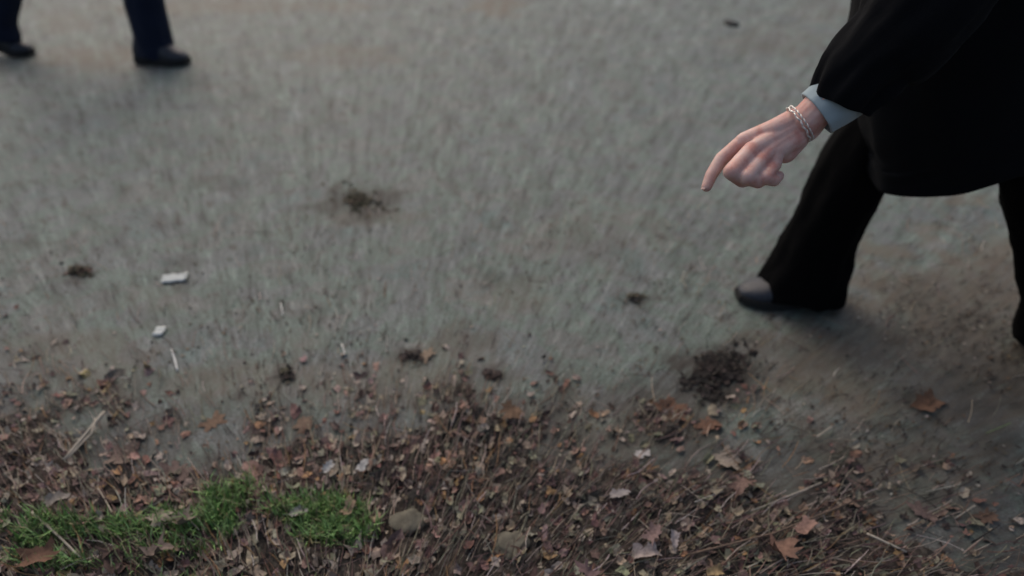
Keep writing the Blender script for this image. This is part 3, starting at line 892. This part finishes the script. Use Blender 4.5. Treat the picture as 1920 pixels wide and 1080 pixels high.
# heel of the palm behind
limb(bm, [hp(1494, 258, 1.035), hp(1472, 284, 1.03)], [.020, .019])
limb(bm, [hp(1488, 240, 1.045), hp(1440, 285, 1.045)], [.015, .014])
FG = {
 'index': ([MC['index'], hp(1353, 298, 1.035), hp(1334, 328, 1.035), hp(1325, 350, 1.035)], [.0124, .0112, .0100, .0084]),
 'middle': ([MC['middle'], hp(1371, 322, .985), hp(1392, 339, 1.005), hp(1412, 336, 1.025)], [.0135, .0125, .0108, .009]),
 'ring': ([MC['ring'], hp(1399, 332, .985), hp(1421, 341, 1.003), hp(1437, 334, 1.025)], [.013, .012, .0105, .009]),
 'little': ([MC['little'], hp(1434, 333, .995), hp(1451, 338, 1.010), hp(1460, 330, 1.028)], [.012, .011, .010, .0085]),
 'thumb': ([hp(1470, 255, 1.05), hp(1432, 292, 1.065), hp(1402, 312, 1.06), hp(1384, 318, 1.045)], [.016, .013, .0108, .0085]),
}
for pts, rs in FG.values(): limb(bm, pts, rs)
for k in ('index', 'middle', 'ring', 'little'):
    kp = MC[k] + (Vector((0, 0, CH)) - MC[k]).normalized() * .0025
    cone_capsule(bm, kp, .0118, kp + Vector((-.004, 0, -.002)), .0112)
handV = fuse(bm, 0.0015, 5, 0.5)
V, Fc = join([bodyV, handV])
body = link('body', mesh(V, Fc, 'body', RL), m_skin, root)

# fingernail on the index finger and thumb
for key in ('index',):
    pts = FG[key][0]
    dd = (pts[3] - pts[2]).normalized()
    nrm = (Vector((0, 0, CH)) - pts[3]); nrm = (nrm - dd * nrm.dot(dd)).normalized(); sd_ = dd.cross(nrm)
    nrm = (nrm * .6 - sd_ * .8).normalized() if sd_.x > 0 else (nrm * .6 + sd_ * .8).normalized(); sd_ = dd.cross(nrm)
    vs_ = []; fs = []
    for i in range(5):
        for j in range(5):
            a = (j / 4 - .5) * 1.5; x = (i / 4 - .35) * .011
            vs_.append(pts[3] + dd * x + (nrm * math.cos(a) + sd_ * math.sin(a)) * .0072)
            if i and j: k = i * 5 + j; fs.append((k - 6, k - 5, k, k - 1))
    link('fingernail', mesh(vs_, fs, 'fingernail', RL), plain_mat('nail', (.50, .33, .29), (.55, .38, .33), .35, 50, .05), root)

# shirt cuff
ax = (elbow - wrist).normalized()
c0 = hp(1531, 213, 1.01); c1 = hp(1620, 148, .985)
V, Fc = loft([(c0, .038, .033), (c0.lerp(c1, .5), .042, .036), (c1, .044, .037)], (0.3, -.5, -1), 48, 10, .0022, (2, 20), 4, 2.0, .01, False, True)
link('shirt_cuff', mesh(V, Fc, 'shirt_cuff', RL), m_shirt, root)

# bracelet: chain links round the wrist
bc = hp(1497, 234, 1.017); ba = (hp(1540, 205, 1.005) - bc).normalized()
e1 = ba.cross(Vector((0, 1, 0))).normalized(); e2 = ba.cross(e1).normalized()
parts = []
nl = 22
for i in range(nl):
    a = 2 * math.pi * i / nl
    def q_(a_, off=0): return bc + e1 * math.cos(a_) * .0325 + e2 * math.sin(a_) * .0290 + ba * off
    bm = bmesh.new()
    cone_capsule(bm, q_(a - .16, .0012 * (-1) ** i), .0014, q_(a + .16, -.0012 * (-1) ** i), .0014, 8)
    cone_capsule(bm, q_(a - .14, .006), .0011, q_(a + .14, .0048), .0011, 8)
    me_ = bpy.data.meshes.new('t'); bm.to_mesh(me_); bm.free()
    parts.append(([v.co.copy() for v in me_.vertices], [tuple(p_.vertices) for p_ in me_.polygons]))
V, Fc = join(parts)
link('bracelet', mesh(V, Fc, 'bracelet', RL), m_silver, root)

# trousers
legR = loft([((.815, 1.465, .022), .124, .094), ((.818, 1.465, .10), .112, .090), ((.818, 1.45, .26), .090, .084), ((.835, 1.43, .42), .088, .086), ((.875, 1.41, .60), .100, .092), ((.885, 1.395, .90), .115, .10)], (1, 0, 0), 64, 9, .010, (2.2, 8), 1.5, 2.0, .012, False, True, .02)
legL = loft([((1.385, 1.24, .075), .118, .09), ((1.33, 1.232, .21), .108, .088), ((1.215, 1.222, .37), .092, .085), ((1.13, 1.22, .50), .095, .090), ((1.03, 1.23, .68), .10, .095), ((.90, 1.255, .90), .115, .10)], (1, 0, .6), 64, 9, .010, (2.2, 8), 5.5, 2.0, .012, False, True, .02)
pelvis = loft([((.885, 1.325, .80), .12, .16), ((.88, 1.325, .92), .135, .17), ((.85, 1.325, 1.02), .125, .16)], (1, 0, 0), 48, 6, .004, (2, 8), 2, 2.2, 0, True, True)
V, Fc = join([legR, legL, pelvis])
link('trousers', mesh(V, Fc, 'trousers', RL), m_trouser, root)

# coat: skirt and body, two sleeves, collar, buttons
bodyc = loft([((1.045, 1.325, .545), .262, .168), ((1.01, 1.325, .62), .255, .171), ((.945, 1.325, .72), .238, .178), ((.885, 1.32, .88), .215, .182), ((.83, 1.31, 1.02), .165, .178), ((.76, 1.30, 1.16), .155, .20), ((.70, 1.30, 1.27), .13, .205), ((.665, 1.30, 1.34), .09, .13), ((.64, 1.30, 1.38), .07, .07)], (1, 0, 0), 120, 8, .014, (2.6, 4), 3.3, 2.7, .02, False, True, .03)
sc0 = hp(1576, 192, 1.000)
sl = loft([(sc0, .050, .046), (hp(1598, 157, .985), .058, .052), (hp(1640, 108, .965), .066, .058), (elbow, .080, .070), ((shoulder + elbow) / 2 + Vector((.03, 0, 0)), .085, .08), (shoulder, .09, .085)], (0.3, -.3, -1), 56, 8, .009, (2.5, 14), 8, 2.0, .012, False, True, .004)
sr = loft([(Vector((1.095, 1.55, .845)), .05, .05), (Vector((1.0, 1.55, .93)), .06, .06), (Vector((.90, 1.54, 1.03)), .07, .07), (Vector((.80, 1.50, 1.15)), .08, .08), (shoulder_r, .09, .085)], (1, 0, 0), 40, 6, .007, (2.5, 14), 12, 2.0, .012, False, True)
V, Fc = join([bodyc, sl, sr])
coat = link('coat', mesh(V, Fc, 'coat', RL), m_coat, root)
colr = loft([(Vector((.672, 1.30, 1.325)), .115, .125), (Vector((.655, 1.30, 1.37)), .090, .092), (Vector((.640, 1.30, 1.41)), .078, .078)], (1, 0, .3), 40, 6, .004, (2, 8), 2, 2, .01, False, False)
link('collar', mesh(*colr, 'collar', RL), m_coat, coat)
shoe(root, (.925, 1.468, .001), (-1, -.03), .290, .104, zs=1.25)
shoe(root, (1.605, 1.238, .001), (-1, 0.05), .295, .100, R(34))
hair_and_eyes(root, headc, f_, s_, u_)

# ---- person at the top left: navy trousers, walking to the right
root = empty('person', (-2.38, 3.72, 0))
tag(root, 'person in dark navy trousers and black shoes striding right at the far left', 'person')
RL = root.location
bm = bmesh.new()
limb(bm, [(-2.34, 3.66, .90), (-1.95, 3.66, .52), (-1.965, 3.67, .11), (-1.88, 3.67, .045)], [.085, .052, .03, .018])
limb(bm, [(-2.42, 3.82, .90), (-2.66, 3.82, .50), (-2.89, 3.80, .17), (-2.83, 3.80, .06)], [.085, .052, .028, .016])
limb(bm, [(-2.37, 3.68, .92), (-2.36, 3.68, 1.1), (-2.35, 3.65, 1.36)], [.10, .10, .10])
limb(bm, [(-2.37, 3.80, .92), (-2.36, 3.80, 1.1), (-2.35, 3.83, 1.36)], [.10, .10, .10])
limb(bm, [(-2.35, 3.74, 1.38), (-2.34, 3.74, 1.52)], [.09, .055])
limb(bm, [(-2.35, 3.56, 1.40), (-2.50, 3.53, 1.13), (-2.42, 3.53, .90), (-2.39, 3.53, .83)], [.05, .042, .028, .026])
limb(bm, [(-2.35, 3.92, 1.40), (-2.28, 3.95, 1.12), (-2.12, 3.95, .94), (-2.06, 3.95, .88)], [.05, .042, .028, .026])
for bx_, by_, bz_ in ((-2.39, 3.53, .83), (-2.06, 3.95, .88)):
    for q in range(4):
        limb(bm, [(bx_ - .027 + q * .018, by_, bz_ - .01), (bx_ - .02 + q * .018, by_ + .01, bz_ - .075 + .004 * q), (bx_ - .02 + q * .018, by_ + .025, bz_ - .10 + .006 * q)], [.011, .0095, .008])
    limb(bm, [(bx_ + .02, by_, bz_), (bx_ + .045, by_ + .01, bz_ - .035), (bx_ + .05, by_ + .015, bz_ - .065)], [.013, .011, .009])
hc = Vector((-2.31, 3.74, 1.63))
f_, s_, u_ = head_and_hair(bm, hc, (1, 0, -.05))
V, Fc = fuse(bm, 0.0065, 8)
link('body', mesh(V, Fc, 'body', RL), m_skin, root)
a_ = loft([((-1.975, 3.665, .04), .102, .088), ((-1.97, 3.665, .13), .098, .085), ((-1.955, 3.66, .30), .10, .085), ((-1.945, 3.66, .50), .095, .088), ((-2.12, 3.66, .68), .095, .09), ((-2.34, 3.68, .92), .12, .11)], (1, 0, 0), 56, 8, .009, (2.2, 9), 21, 2.0, .012, False, True, .012)
b_ = loft([((-2.895, 3.80, .10), .090, .085), ((-2.86, 3.80, .22), .082, .08), ((-2.77, 3.81, .36), .084, .082), ((-2.67, 3.82, .50), .088, .085), ((-2.57, 3.82, .68), .095, .09), ((-2.40, 3.80, .92), .12, .11)], (1, 0, .4), 56, 8, .009, (2.2, 9), 27, 2.0, .012, False, True, .012)
c_ = loft([((-2.37, 3.74, .84), .13, .17), ((-2.37, 3.74, .98), .125, .165), ((-2.365, 3.74, 1.06), .12, .16)], (1, 0, 0), 48, 6, .004, (2, 8), 2, 2.2, 0, True, True)
V, Fc = join([a_, b_, c_])
link('trousers', mesh(V, Fc, 'trousers', RL), m_navy, root)
j1 = loft([((-2.37, 3.74, .90), .155, .20), ((-2.37, 3.74, 1.05), .145, .19), ((-2.36, 3.74, 1.25), .145, .21), ((-2.35, 3.74, 1.40), .12, .205), ((-2.345, 3.74, 1.47), .08, .11), ((-2.34, 3.74, 1.50), .07, .075)], (1, 0, 0), 72, 8, .008, (2.6, 5), 31, 2.4, .012, False, True, .01)
j2 = loft([(Vector((-2.415, 3.53, .89)), .045, .045), (Vector((-2.46, 3.53, 1.02)), .052, .052), (Vector((-2.50, 3.53, 1.14)), .06, .058), (Vector((-2.42, 3.55, 1.28)), .068, .065), (Vector((-2.35, 3.57, 1.40)), .075, .07)], (1, 0, 0), 40, 6, .006, (2.5, 14), 35, 2.0, .01, False, True)
j3 = loft([(Vector((-2.125, 3.95, .945)), .045, .045), (Vector((-2.20, 3.95, 1.03)), .052, .052), (Vector((-2.28, 3.95, 1.13)), .06, .058), (Vector((-2.32, 3.93, 1.27)), .068, .065), (Vector((-2.35, 3.91, 1.40)), .075, .07)], (1, 0, 0), 40, 6, .006, (2.5, 14), 37, 2.0, .01, False, True)
V, Fc = join([j1, j2, j3])
link('jacket', mesh(V, Fc, 'jacket', RL), m_grey, root)
shoe(root, (-2.085, 3.655, .001), (1, -.12), .300, .125, zs=1.8)
shoe(root, (-3.045, 3.80, .001), (1, -.02), .290, .12, R(20), zs=1.7)
hair_and_eyes(root, hc, f_, s_, u_)
